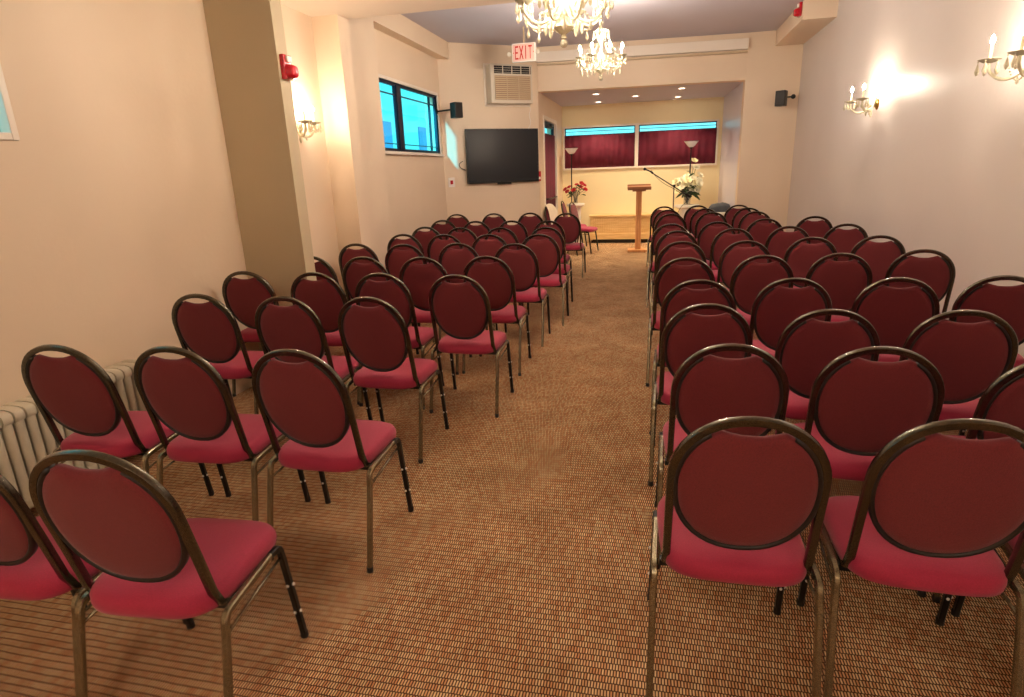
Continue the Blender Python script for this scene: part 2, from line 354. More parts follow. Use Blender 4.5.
# ------------------------------------------------------------------ banquet chair
XL, YR, YF = .230, -.23, .23
def backy(z): return -.115 - (z - .42) * .21 - .02 * max(0, z - .6)
def chair_back_frame(seg=22):
    bm = bm_new(); pts = []
    pts += [(-.194, .02, .395), (-.194, -.07, .397), (-.194, -.105, .42), (-.193, -.125, .47), (-.193, backy(.6), .6), (-.193, backy(.72), .72)]
    for i in range(1, seg):
        t = PI - PI * i / seg; x = .193 * math.copysign(abs(math.cos(t)) ** .95, math.cos(t)); z = .735 + .195 * math.sin(t) ** .95; pts.append((x, backy(z), z))
    pts += [(.193, backy(.72), .72), (.193, backy(.6), .6), (.193, -.125, .47), (.194, -.105, .42), (.194, -.07, .397), (.194, .02, .395)]
    P = [Vector(p) for p in pts]; rings = []; sec = circ(10, .012, .011, 4.5)
    nb = Vector((0, 1, .21)).normalized()
    for i, p in enumerate(P):
        a = P[max(0, i - 1)]; b = P[min(len(P) - 1, i + 1)]; t = (b - a).normalized()
        u = Vector((1, 0, 0)) if (i < 4 or i > len(P) - 5) else t.cross(nb).normalized()
        if i > len(P) - 5: u = Vector((-1, 0, 0)) * -1
        if 4 <= i <= len(P) - 5: u = t.cross(nb).normalized()
        v = t.cross(u).normalized(); rings.append([p + u * x + v * y for x, y in sec])
    # keep ring orientation continuous
    for i in range(1, len(rings)):
        best = min(range(10), key=lambda k: sum((rings[i][(j + k) % 10] - rings[i - 1][j]).length for j in range(10)))
        rings[i] = rings[i][best:] + rings[i][:best]
        rv = rings[i][::-1]; bestr = min(range(10), key=lambda k: sum((rv[(j + k) % 10] - rings[i - 1][j]).length for j in range(10)))
        rv = rv[bestr:] + rv[:bestr]
        if sum((rv[j] - rings[i - 1][j]).length for j in range(10)) < sum((rings[i][j] - rings[i - 1][j]).length for j in range(10)): rings[i] = rv
    loft(bm, rings); return bm
def pad_outline(n=44, off=0.0):
    out = []
    for i in range(n):
        t = 2 * PI * i / n; c, s = math.cos(t), math.sin(t)
        rx = .179 + off
        if s >= 0: x = rx * math.copysign(abs(c) ** .95, c); z = .715 + (.199 + off) * abs(s) ** .95
        else: x = rx * math.copysign(abs(c) ** .92, c); z = .715 - (.207 + off) * abs(s) ** .92
        if s > 0 and abs(x) < .082:                      # the hand hold: the pad stops short of the arch
            lim = .882 + .026 * (abs(x) / .082) ** 3; z = min(z, lim)
        out.append((x, z))
    return out
def chair_pad():
    bm = bm_new(); base = pad_outline(); cx, cz = 0, .70; rings = []
    for k, (sc, off) in enumerate(((.30, -.0195), (.62, -.019), (.86, -.016), (.96, -.011), (1.0, -.002), (1.0, .008), (.965, .017), (.86, .023), (.62, .027), (.30, .028))):
        ring = []
        for x, z in base:
            X, Z = cx + (x - cx) * sc, cz + (z - cz) * sc
            ring.append((X, backy(Z) + off, Z))
        rings.append(ring)
    loft(bm, rings); return bm
def chair_rim():
    bm = bm_new(); pts = [(x, backy(z) + .002, z) for x, z in pad_outline(44, .003)]
    sec = circ(6, .008, .015, 3)
    P = [Vector(p) for p in pts]; n = len(P); rings = []; nb = Vector((0, 1, .21)).normalized()
    idx = [i for i in range(n) if not (P[i].z > .86 and abs(P[i].x) < .10)]
    st = next(k for k in range(len(idx)) if idx[k] - idx[k - 1] > 1)
    for i in idx[st:] + idx[:st]:
        t = (P[(i + 1) % n] - P[i - 1]).normalized(); u = t.cross(nb).normalized()
        rings.append([P[i] + u * x + nb * y for x, y in sec])
    loft(bm, rings); return bm
def chair_seat():
    bm = bm_new(); n = 40; rings = []
    def outline(s):
        o = []
        for i in range(n):
            t = 2 * PI * (i + .5) / n; c, q = math.cos(t), math.sin(t)
            y = .035 + .215 * s * math.copysign(abs(q) ** .45, q); w = (.205 + .014 * (y + .18) / .43)
            x = w * s * math.copysign(abs(c) ** .5, c); o.append((x, y))
        return o
    for s, z in ((.5, .405), (.93, .405), (.985, .412), (1.0, .428), (.995, .447), (.965, .461), (.90, .470), (.7, .478), (.35, .482)):
        rings.append([(x, y, z - (.008 * max(0, (y - .1) / .15)) * (1 if z > .44 else 0)) for x, y in outline(s)])
    loft(bm, rings); return bm
LEGSEC = circ(8, .0105, .012, 3.6)
def build_chair(full):
    t = thing('banquet_chair', '', 'chair')
    obj('seat', chair_seat(), 'seatfabric', t, smooth=50)
    bk = obj('backrest', chair_pad(), 'fabric', t, smooth=50)
    obj('backrest_rim', chair_rim(), 'rim', bk if False else t, smooth='all')
    obj('back_frame', chair_back_frame(), 'bronze', t, smooth=50)
    for s in (-1, 1):
        x = XL * s; xi = (XL - .014) * s
        bm = bm_new(); tube(bm, [(x, YR, 0.012), (x * .99, -.155, .33)] + smoothpath([(x * .985, -.147, .355), (x * .98, -.138, .405), (x * .98, -.085, .410)], 2), LEGSEC); l1 = obj('leg', bm, 'bronze_leg', t, smooth=40); l1['label'] = 'bronze rear leg'
        bm = bm_new(); tube(bm, [(xi + .004 * s, YF, 0.012), (xi, .185, .33)] + smoothpath([(xi, .182, .352), (xi, .172, .408), (xi, .115, .411)], 2), LEGSEC); l2 = obj('leg', bm, 'blackmetal', t, smooth=40); l2['label'] = 'black front leg'
        bm = bm_new(); tube(bm, [(x * .98, -.086, .410), (xi, .116, .411)], LEGSEC, up=(1, 0, 0)); obj('side_rail', bm, 'bronze_leg', t, smooth=40)
        bm = bm_new(); tube(bm, [(x * .98, -.150, .345), (xi, .176, .368)], circ(6, .005)); obj('brace', bm, 'bronze_leg', t, smooth='all')
        if full:
            for lg, y in ((l1, YR), (l2, YF)):
                bm = bm_new(); lathe(bm, [(.010, 0), (.0135, .002), (.0135, .022), (.011, .026)], 10, x if y < 0 else xi + .004 * s, y, 0); obj('foot_cap', bm, 'rim', lg, smooth=40)
            for z, y in ((.245, .198), (.125, .214)):
                bm = bm_new(); ball(bm, (0, 0, 0), .0055, 8, 5); xf(bm, bm.verts, Matrix.Translation((xi + .014 * s, y, z))); obj('stacking_bumper', bm, 'white_plastic', l2, smooth='all')
                bm = bm_new(); ball(bm, (0, 0, 0), .0055, 8, 5); xf(bm, bm.verts, Matrix.Translation((xi, y - .013, z))); obj('stacking_bumper', bm, 'white_plastic', l2, smooth='all')
    bm = bm_new()
    box(bm, -.205, .205, .12, .145, .385, .405); box(bm, -.21, .21, -.09, -.065, .385, .405)
    obj('seat_frame', bm, 'blackmetal', t)
    return t
full = build_chair(True); lite = build_chair(False); index_kids()
ORD = ['first', 'second', 'third', 'fourth', 'fifth', 'sixth', 'seventh', 'eighth', 'ninth', 'tenth', 'eleventh']
used = {'f': False, 'l': False}
def place_chair(tx, ty, rz, label, group):
    near = ty < 5.0
    src, key = (full, 'f') if near else (lite, 'l')
    o = copy_tree(src) if used[key] else src
    used[key] = True
    # tx, ty is where the top of the back is; the chair's origin lies .22 in front of it
    o.location = (tx - .22 * math.sin(rz), ty + .22 * math.cos(rz), 0.001); o.rotation_euler = (0, 0, rz)
    o['label'] = label; o['group'] = group
    return o
# (x, y) of the top of each back and the chair's turn in degrees, nearest row first
LEFT = [[(-1.82, 1.03, 3), (-1.332, 1.042, 5)],
        [(-2.355, 1.84, 5), (-1.835, 1.875, 3), (-1.31, 1.89, 0)],
        [(-2.525, 2.855, 4), (-1.95, 2.816, 2), (-1.455, 2.83, -1)],
        [(-2.79, 3.63, 4), (-2.22, 3.59, 2), (-1.73, 3.573, 1), (-1.19, 3.518, -1)],
        [(-2.72, 4.38, 2), (-2.226, 4.33, 2), (-1.72, 4.298, 2), (-1.215, 4.338, 0)],
        [(-2.734, 5.211, 4), (-2.22, 5.13, 2), (-1.715, 5.18, 1), (-1.171, 5.109, 0)],
        [(-2.6, 6.03, 3), (-2.106, 5.936, 2), (-1.614, 5.9, 1), (-1.093, 5.86, 0)],
        [(-2.663, 6.851, 2), (-2.168, 6.69, 1), (-1.674, 6.617, 0), (-1.148, 6.581, -1)],
        [(-2.78, 7.815, 1), (-2.24, 7.56, 0), (-1.755, 7.529, 0), (-1.265, 7.431, -1)],
        [(-2.93, 8.90, 0), (-2.347, 8.90, 0), (-1.783, 8.88, 0), (-1.21, 8.655, 0)]]
RIGHT = [[(0.262, 1.475, 1), (0.768, 1.532, -2), (1.27, 1.57, -3)],
         [(0.288, 2.128, 1), (0.772, 2.145, -4), (1.27, 2.09, -4)],
         [(0.258, 2.778, 0), (0.753, 2.70, -3), (1.264, 2.724, -5), (1.80, 2.78, -5)],
         [(0.26, 3.387, 0), (0.756, 3.449, -3), (1.275, 3.479, -7), (1.79, 3.547, -8)],
         [(0.226, 4.231, 1), (0.742, 4.331, -2), (1.243, 4.411, -7), (1.797, 4.573, -8)],
         [(0.238, 5.15, 0), (0.742, 5.165, -2), (1.28, 5.363, -6), (1.80, 5.435, -8)],
         [(0.23, 6.013, 0), (0.762, 6.159, -2), (1.286, 6.308, -6), (1.838, 6.465, -8)],
         [(0.189, 6.755, 0), (0.681, 6.907, -2), (1.215, 7.205, -5), (1.766, 7.408, -7)],
         [(0.223, 8.15, 0), (0.742, 8.305, -2), (1.276, 8.278, -4)],
         [(0.198, 8.9, 0), (0.711, 8.986, -1), (1.277, 8.967, -3)],
         [(0.156, 9.661, 0), (0.657, 9.722, -1), (1.237, 9.652, -3)]]
for side, rows in (('left', LEFT), ('right', RIGHT)):
    for i, row in enumerate(rows):
        n = len(row)
        for j, (x, y, rot) in enumerate(row):
            k = (n - 1 - j) if side == 'left' else j      # count from the aisle
            seat = 'on the aisle' if k == 0 else (ORD[k] + ' from the aisle')
            rr = 'nearest' if i == 0 else ('farthest' if i == len(rows) - 1 else ORD[i] + '-nearest')
            lb = 'maroon round-backed chair %s, %s row %s of the aisle' % (seat, rr, side)
            place_chair(x, y, R(rot), lb, 'maroon banquet chairs %s of the aisle' % side)
# three chairs standing sideways by the side door
for (bx_, by, rz, lb) in ((-1.83, 10.88, -112, 'maroon chair by the side door with a white cloth over its back'),
                          (-1.50, 11.50, -102, 'maroon side-facing chair, its seat showing nearest the lectern'),
                          (-1.76, 12.06, -92, 'maroon side-facing chair below the side door, behind the other two')):
    place_chair(bx_, by, R(rz), lb, 'chairs turned sideways by the side door')

# white cloth over the first sideways chair
bm = bm_new(); pr_ = [(-.036, .84), (-.038, .93), (-.020, .953), (.004, .955), (.022, .94), (.036, .85), (.045, .70), (.052, .56), (.055, .50)]
rings = []
for i in range(19):
    u = i / 18; yy = -.13 + .30 * u; top = math.sqrt(max(0.0, 1 - (yy / .215) ** 2)); r = []
    for ox, z in pr_:
        zz = z if z < .7 else .7 + (z - .7) * (.25 + .75 * top)
        r.append(Vector((ox + .006 * math.sin(u * 17 + z * 9), yy, zz)))
    rings.append(r)
V = [[bm.verts.new(p) for p in r] for r in rings]
for i in range(18):
    for j in range(len(pr_) - 1): bm.faces.new((V[i][j], V[i + 1][j], V[i + 1][j + 1], V[i][j + 1]))
for v in bm.verts: v.co.x += -(v.co.z - .42) * .21 + .112     # follow the tilt of the back
cl = tag(obj('draped_cloth', bm, 'cloth', smooth='all'), 'white cloth draped over the back of a chair by the side door', 'cloth')
cl.modifiers.new('solid', 'SOLIDIFY').thickness = .004
cl.location = (-1.83, 10.88, 0); cl.rotation_euler = (0, 0, R(-22))

# ------------------------------------------------------------------ radiator
rd = thing('radiator', 'cream cast-iron radiator against the left wall', 'radiator', (-2.94, 0, 0))
def radsec(y):
    bm = bm_new()
    for xx in (-.055, 0.0, .055):
        tube(bm, [(xx, 0, .10), (xx, 0, .52)], circ(8, .024, .021, 3), up=(1, 0, 0))
    # rounded heads joining the columns
    for zc, s in ((.105, -1), (.53, 1)):
        rings = []
        for k in range(7):
            yy = -.023 + .046 * k / 6; q = math.sqrt(max(.05, 1 - (yy / .026) ** 2))
            rings.append([(x * (.93 + .07 * q), yy, zc + z * (.80 + .2 * q)) for x, z in circ(18, .083, .040, 3.0)])
        loft(bm, rings)
    xf(bm, bm.verts, Matrix.Translation((0, y, 0)))
    return obj('radiator_section', bm, 'radiator', rd, smooth=50)
y = 1.05
while y < 2.78: radsec(y); y += .056
for yy in (1.08, 2.72):
    bm = bm_new(); 
    for xx in (-.05, .05): tube(bm, [(xx, yy, .08), (xx * 1.15, yy, 0.002)], circ(8, .017)); 
    obj('foot', bm, 'radiator', rd, smooth=50)
bm = bm_new(); tube(bm, smoothpath([(0, 2.76, .12), (0, 2.86, .12), (0, 2.88, .10), (0, 2.88, 0)], 2), circ(8, .014)); obj('pipe', bm, 'radiator', rd, smooth='all')

# ------------------------------------------------------------------ wall screen, air conditioner, small wall things
ang = math.atan2(d.y, d.x)
def on_wall(XY, z):      # point of the slanted wall at a given X/Y ratio
    t = (XY * A.y - A.x) / (d.x - XY * d.y); p = A + d * t; return Vector((p.x, p.y, z))
pl, pr2 = on_wall(-.3085, 0), on_wall(-.1875, 0); cc = (pl + pr2) / 2; hw = (pr2 - pl).length / 2
tv = thing('wall_television', 'black flat television on the slanted wall beside the side door', 'television', (cc.x, cc.y, 1.36), ang)
H = .845
bm = bx(-hw, hw, -.075, -.04, 0, H); obj('bezel', bm, 'black', tv, bevel=.004)
bm = bx(-hw + .015, hw - .015, -.0775, -.075, .03, H - .012); obj('screen', bm, 'screen', tv)
bm = bm_new(); box(bm, -.2, .2, -.04, -.001, .25, .65); obj('wall_bracket', bm, 'blackmetal', tv)
bm = bx(-.12, .12, -.085, -.05, -.022, 0); obj('receiver', bm, 'black', tv)
bm = bm_new(); tube(bm, smoothpath([(-hw - .01, -.02, .22), (-hw - .09, -.012, .25), (-hw - .12, -.012, .32), (-hw - .05, -.02, .36)], 3), circ(6, .005)); obj('cable', bm, 'black', tv)
a0, a1 = on_wall(-.2680, 0), on_wall(-.2010, 0); cc = (a0 + a1) / 2; hw = (a1 - a0).length / 2
ac = thing('air_conditioner', 'boxy white window air conditioner set high above the television', 'air conditioner', (cc.x, cc.y, 2.575), ang)
bm = bx(-hw - .03, hw + .03, -.02, -.001, -.03, .60); obj('mounting_frame', bm, 'trim', ac, bevel=.003)
bm = bm_new(); box(bm, -hw, hw, -.22, -.02, 0, .57); obj('case', bm, 'offwhite_metal', ac, bevel=.012)
bm = bm_new(); box(bm, -hw + .05, hw - .03, -.224, -.219, .43, .54); obj('vent_recess', bm, 'black', ac)
bm = bm_new()
for k in range(4):
    x0 = -hw + .06 + k * (2 * hw - .10) / 4; x1 = x0 + (2 * hw - .10) / 4 - .018
    for j in range(3): box(bm, x0, x1, -.232, -.222, .445 + j * .032, .449 + j * .032)
for k in range(5): box(bm, -hw + .05 + k * (2 * hw - .10) / 4 - .006, -hw + .05 + k * (2 * hw - .10) / 4 + .006, -.232, -.222, .43, .54)
obj('vent_louvres', bm, 'offwhite_metal', ac)
bm = bm_new(); box(bm, -hw + .07, hw - .05, -.226, -.219, .05, .40)
obj('grille_recess', bm, 'brownwood', ac)
bm = bm_new()
for j in range(12): box(bm, -hw + .07, hw - .05, -.240, -.224, .055 + j * .029, .075 + j * .029)
for k in range(4): x = -hw + .07 + k * (2 * hw - .12) / 3; box(bm, x - .004, x + .004, -.242, -.224, .05, .40)
obj('grille', bm, 'grille', ac)
bm = bm_new(); tube(bm, smoothpath([(hw + .0, -.05, .02), (hw + .06, -.02, -.06), (hw + .02, -.012, -.16), (hw + .07, -.012, -.28), (hw - .02, -.012, -.40)], 3), circ(6, .005)); obj('power_cord', bm, 'white_plastic', ac)

def speaker(loc, rz, mount, label):
    t = thing('wall_speaker', label, 'speaker', loc, rz, 'small black wall speakers')
    bm = bm_new(); a = [(-.075, -.09), (.075, -.09), (.055, .06), (-.055, .06)]; prism(bm, a, -.11, .11); obj('cabinet', bm, 'blackmetal', t, bevel=.008)
    bm = bx(-.068, .068, -.098, -.09, -.10, .10); obj('speaker_grille', bm, 'rim', t, bevel=.004)
    m = Matrix.Rotation(-rz, 4, 'Z') @ Vector(mount)
    bm = bm_new(); tube(bm, [(0, .05, 0), (0, .08, .02), (m.x, m.y, m.z)], circ(8, .012)); bq = obj('bracket', bm, 'blackmetal', t, smooth=50)
    return t
spl = speaker((-2.97, 9.26, 2.45), R(55), (-.29, .0, .0), 'small black speaker lit blue beside the side window')
spr = speaker((1.86, 10.50, 2.455), R(-32), (.20, .235, .04), 'small black speaker on the right pillar below the soffit')
for t, m, ax in ((spl, (-3.262, 9.26, 2.45), 'x'), (spr, (2.06, 10.735, 2.495), 'y')):
    bm = bm_new(); lathe(bm, [(.035, -.004), (.035, .004)], 14)
    xf(bm, bm.verts, Matrix.Translation(m) @ Matrix.Rotation(PI / 2, 4, 'Y' if ax == 'x' else 'X')); o = obj('mounting_plate', bm, 'blackmetal', t)
    o.matrix_parent_inverse = (Matrix.Translation(t.location) @ Matrix.Rotation(t.rotation_euler.z, 4, 'Z')).inverted()

def fire_alarm(loc, rz, label, cap=True):
    t = thing('fire_alarm', label, 'fire alarm', loc, rz, 'red fire alarms')
    bm = bm_new(); box(bm, -.05, .05, -.035, 0, -.075, .085); obj('backplate', bm, 'red', t, bevel=.008)
    bm = bm_new(); rings = []
    for k in range(6): q = math.cos(k / 5 * PI / 2); rings.append([(x * (.55 + .45 * q), -.035 - .055 * math.sin(k / 5 * PI / 2), z * (.55 + .45 * q) - .025) for x, z in circ(18, .048, .048, 3)])
    loft(bm, rings); obj('horn', bm, 'red', t, smooth=50)
    bm = bm_new(); box(bm, -.028, .028, -.052, -.033, .035, .075); obj('strobe', bm, 'white_plastic', t, bevel=.006)
fire_alarm((-2.53, 4.07, 2.285), R(90), 'red fire alarm horn on the side of the tan pillar')
fire_alarm((1.74, 9.06, 3.36), R(-90), 'red fire alarm on the side of the ceiling soffit at right')
# fire call point and switches
cp = thing('fire_call_point', 'small red fire call point on the wall between television and side door', 'call point', (*on_wall(-.1850, 0).xy, 1.36), ang)
bm = bx(-.04, .03, -.04, -.001, 0, .16); obj('housing', bm, 'red', cp, bevel=.006)
bm = bx(-.025, .015, -.048, -.04, .03, .07); obj('pull_handle', bm, 'white_plastic', cp)
def plate(name, label, cat, loc, rz, w, h, dk=False):
    t = thing(name, label, cat, loc, rz); bm = bx(-w / 2, w / 2, -.012, -.001, -h / 2, h / 2); obj('faceplate', bm, 'white_plastic', t, bevel=.003)
    bm = bx(-w / 5, w / 5, -.02, -.012, -h / 5, h / 5); obj('button', bm, 'blackmetal' if dk else 'red', t, bevel=.002)
plate('thermostat', 'small dark wall thermostat below the side window', 'thermostat', (-3.27, 7.10, 1.58), R(90), .05, .11, True)
plate('light_switch', 'small plate with red switch on the wall below the side speaker', 'switch', (*on_wall(-.335, 0).xy, 1.40), ang, .11, .15)
# small bracket in the wall below the thermostat
bm = bm_new(); box(bm, -3.27, -3.24, 7.08, 7.14, 1.32, 1.45); tag(obj('tissue_holder', bm, 'white_plastic', bevel=.008), 'small white holder on the wall below the thermostat', 'holder')

# ------------------------------------------------------------------ exit sign
FONT = {'E': [(0, 0, .18, 1), (0, 0, .9, .12), (0, .44, .75, .56), (0, .88, .9, 1)], 'I': [(.38, 0, .60, 1)], 'T': [(.41, 0, .59, 1), (.04, .88, .96, 1)]}
ex = thing('exit_sign', 'lit EXIT sign with red letters hanging from the ceiling', 'exit sign', (-1.83, 9.0, 3.0), R(-4))
bm = bx(-.17, .17, -.03, .03, 0, .24); obj('housing', bm, 'white_plastic', ex, bevel=.006)
bm = bx(-.158, .158, -.033, -.03, .012, .228); obj('sign_face', bm, 'signface', ex)
bm = bm_new(); w = .054; x = -.123
for ch in 'EXIT':
    if ch == 'X':
        for s in (1, -1):
            vs = box(bm, -.0065, .0065, -.038, -.033, -.088, .088); xf(bm, vs, Matrix.Translation((x + w / 2, 0, .12)) @ Matrix.Rotation(s * R(16), 4, 'Y'))
    else:
        for a in FONT[ch]: box(bm, x + a[0] * w, x + a[2] * w, -.038, -.033, .035 + a[1] * .17, .035 + a[3] * .17)
    x += w + .010
for s in (-1, 1):
    vs = prism(bm, [(s * .152, 0), (s * .140, .010), (s * .140, -.010)], -.0025, .0025); xf(bm, vs, Matrix.Translation((0, -.0355, .12)) @ Matrix.Rotation(PI / 2, 4, 'X'))
obj('lettering', bm, 'redletter', ex)
bm = bm_new(); tube(bm, [(0, 0, .24), (0, 0, .46)], circ(8, .012)); box(bm, -.06, .06, -.03, .03, .455, .47); obj('stem', bm, 'grille', ex)
for s in (-1, 1):
    bm = bm_new(); tube(bm, [(s * .17, 0, .10), (s * .20, 0, .11)], circ(6, .012)); lathe(bm, [(.014, -.02), (.024, .0), (.028, .02)], 12, 0, 0, 0)
    vs = list(bm.verts)[-36:]; xf(bm, vs, Matrix.Translation((s * .21, -.02, .11)) @ Matrix.Rotation(PI / 2, 4, 'X')); obj('emergency_lamp', bm, 'offwhite_metal', ex, smooth=50)

# ------------------------------------------------------------------ recessed spots
for k, (x, y) in enumerate(((-1.04, 11.30), (-1.12, 12.65), (-.385, 12.0), (.40, 11.25), (.385, 12.6))):
    pos = ['front left', 'rear left', 'middle', 'front right', 'rear right'][k]
    t = thing('recessed_spotlight', 'round recessed spotlight in the alcove ceiling, %s of the five' % pos, 'spotlight', (x, y, ZA), 0, 'recessed alcove spotlights')
    bm = bm_new(); lathe(bm, [(.058, -.001), (.075, -.001), (.075, -.008), (.055, -.012), (.055, -.001)], 20, caps=False); obj('trim_ring', bm, 'trim', t, smooth=50)
    bm = bm_new(); lathe(bm, [(.052, -.001), (.052, -.006), (.03, -.009)], 20); obj('lens', bm, 'spotlens', t)
    L = bpy.data.lights.new('spot_beam', 'SPOT'); L.energy = SPOT; L.color = (1.0, .80, .52); L.spot_size = R(120); L.spot_blend = 1.0; L.shadow_soft_size = .05
    lo = bpy.data.objects.new('spot_beam', L); C.objects.link(lo); lo.parent = t; lo.location = (0, 0, -.03)

# ------------------------------------------------------------------ crystal candelabra
def drop(bm, p, h, r):
    loft(bm, [[(p[0] + q * math.cos(2 * PI * j / 6), p[1] + q * math.sin(2 * PI * j / 6), p[2] + z) for j in range(6)] for q, z in ((.001, 0), (r * .45, -h * .25), (r, -h * .68), (r * .6, -h * .9), (.001, -h))])
def swag(bm, a, b, sag, n=9, r=.006):
    for i in range(n + 1):
        u = i / n; p = Vector(a).lerp(Vector(b), u); p.z -= sag * 4 * u * (1 - u); ball(bm, p, r, 6, 4)
def arm_parts(parent, th, r, zb, s=1.0, bulb='bulb'):
    c, q = math.cos(th), math.sin(th)
    P = lambda rr, z: (c * rr, q * rr, z)
    bm = bm_new(); tube(bm, smoothpath([P(.03, zb + .06), P(r * .35, zb - .05), P(r * .7, zb - .075), P(r * .98, zb - .02), P(r, zb + .03)], 3), circ(8, .0085 * s), up=(0, 0, 1))
    a = obj('arm', bm, 'crystal', parent, smooth='all')
    bm = bm_new(); lathe(bm, [(.012, -.004), (.030, 0), (.050 * s, .014), (.053 * s, .018), (.028, .008), (.012, .006)], 14, c * r, q * r, zb + .035); obj('bobeche', bm, 'crystal', a, smooth=40)
    bm = bm_new(); lathe(bm, [(.009, 0), (.009, .085 * s)], 10, c * r, q * r, zb + .04); obj('candle_sleeve', bm, 'candle', a, smooth=40)
    bm = bm_new(); zt = zb + .04 + .085 * s; lathe(bm, [(.004, 0), (.011, .008), (.0125, .018), (.008, .034), (.001, .048)], 8, c * r, q * r, zt); obj('bulb', bm, bulb, a, smooth='all')
    for k in range(5):
        bm = bm_new(); t2 = th + 2 * PI * k / 5; x, y = c * r + .046 * s * math.cos(t2), q * r + .046 * s * math.sin(t2)
        ball(bm, (x, y, zb + .042), .005, 6, 4); drop(bm, (x, y, zb + .037), .062 * s, .011 * s)
        obj('crystal_drop', bm, 'crystal', a, smooth=20)
    return a
def chandelier():
    t = thing('crystal_chandelier', '', 'chandelier', (0, 0, 0), 0, 'crystal chandeliers')
    bm = bm_new(); lathe(bm, [(.004, .0), (.022, .012), (.012, .03), (.045, .05), (.06, .07), (.03, .10), (.018, .12), (.03, .17), (.045, .22), (.020, .27), (.014, .34), (.035, .40), (.05, .44), (.02, .48), (.012, .53), (.03, .56), (.008, .60)], 16); obj('central_stem', bm, 'crystal', t, smooth=40)
    bm = bm_new(); ball(bm, (0, 0, -.02), .024, 10, 7); obj('finial', bm, 'crystal', t, smooth='all')
    N = 8
    for k in range(N): arm_parts(t, 2 * PI * (k + .5) / N, .255, .15)
    for k in range(N):
        a, b = 2 * PI * (k + .5) / N, 2 * PI * (k + 1.5) / N
        bm = bm_new(); swag(bm, (.24 * math.cos(a), .24 * math.sin(a), .15), (.24 * math.cos(b), .24 * math.sin(b), .15), .07, 10, .0065)
        m = (a + b) / 2; drop(bm, (.215 * math.cos(m), .215 * math.sin(m), .075), .06, .011)
        obj('bead_swag', bm, 'crystal', t, smooth=20)
        bm = bm_new(); swag(bm, (.05 * math.cos(a), .05 * math.sin(a), .50), (.24 * math.cos(a), .24 * math.sin(a), .19), .045, 12, .006); obj('bead_strand', bm, 'crystal', t, smooth=20)
        bm = bm_new(); drop(bm, (.11 * math.cos(m), .11 * math.sin(m), .115), .09, .014); tube(bm, [(.11 * math.cos(m), .11 * math.sin(m), .115), (.03 * math.cos(m), .03 * math.sin(m), .15)], circ(5, .003)); obj('pendant', bm, 'crystal', t, smooth=20)
    bm = bm_new(); lathe(bm, [(.03, .455), (.085, .470), (.09, .478), (.03, .465)], 18); obj('crown', bm, 'crystal', t, smooth=40)
    for k in range(12): m = 2 * PI * k / 12; bm = bm_new(); drop(bm, (.086 * math.cos(m), .086 * math.sin(m), .47), .07, .011); obj('crystal_drop', bm, 'crystal', t, smooth=20)
    return t
ch = chandelier(); index_kids()
chs = [ch, copy_tree(ch), copy_tree(ch)]
for o, (x, y, z, rz, top, lb) in zip(chs, ((-.565, 4.0, 2.30, 10, ZL, 'larger crystal chandelier cut off by the top edge of the picture'),
                                  (-.64, 7.55, 2.55, 4, ZC, 'smaller-looking crystal chandelier hanging farther down the room'),
                                  (-.30, -1.6, 2.30, 0, ZL, 'added unseen crystal chandelier behind the viewer, giving fill light'))):  # third copy is unseen, added as fill light on the chair backs
    o.location = (x, y, z); o.rotation_euler = (0, 0, R(rz)); o['label'] = lb
    bm = bm_new(); L = top - z
    zz = .60; k = 0
    while zz < L - .03:
        vs0 = len(bm.verts); tube(bm, [(.009 * math.cos(2 * PI * i / 8), 0, zz + .012 + .015 * math.sin(2 * PI * i / 8)) for i in range(8)], circ(5, .0022), up=(0, 1, 0), closed=True)
        bm.verts.ensure_lookup_table()
        if k % 2: xf(bm, list(bm.verts)[vs0:], Matrix.Rotation(PI / 2, 4, 'Z'))
        zz += .024; k += 1
    lathe(bm, [(.012, L - .045), (.055, L - .02), (.062, L - .001)], 18)
    obj('chain_and_canopy', bm, 'brass', o, smooth=40)

# ------------------------------------------------------------------ crystal wall sconces
def sconce(loc, rz, label, reach=.24):
    t = thing('crystal_sconce', label, 'wall sconce', loc, rz, 'crystal wall sconces')
    bm = bm_new(); lathe(bm, [(.001, .02), (.03, .018), (.045, .008), (.052, .0)], 18); xf(bm, bm.verts, Matrix.Rotation(PI / 2, 4, 'X')); obj('backplate', bm, 'brass', t, smooth=40)
    bm = bm_new(); ball(bm, (0, -.05, 0), .028, 10, 7); obj('hub', bm, 'crystal', t, smooth='all')
    for th in (R(-115), R(-50)):
        a = arm_parts(t, th, reach, .0, 1.15, 'bulb_small')
    bm = bm_new(); swag(bm, (-.12, -.10, .0), (.12, -.10, .0), .08, 14, .006); drop(bm, (0, -.05, -.03), .09, .014); drop(bm, (-.05, -.08, -.05), .05, .01); drop(bm, (.05, -.08, -.05), .05, .01); obj('bead_swag', bm, 'crystal', t, smooth=20)
    return t
sconce((2.14, 7.05, 2.05), R(-90), 'crystal wall sconce halfway along the right wall')
sconce((2.14, 4.34, 2.03), R(-90), 'crystal wall sconce at the picture edge on the right wall')
sconce((-3.04, 4.92, 1.96), R(90), 'crystal wall sconce on the left wall behind the tan pillar', .17)

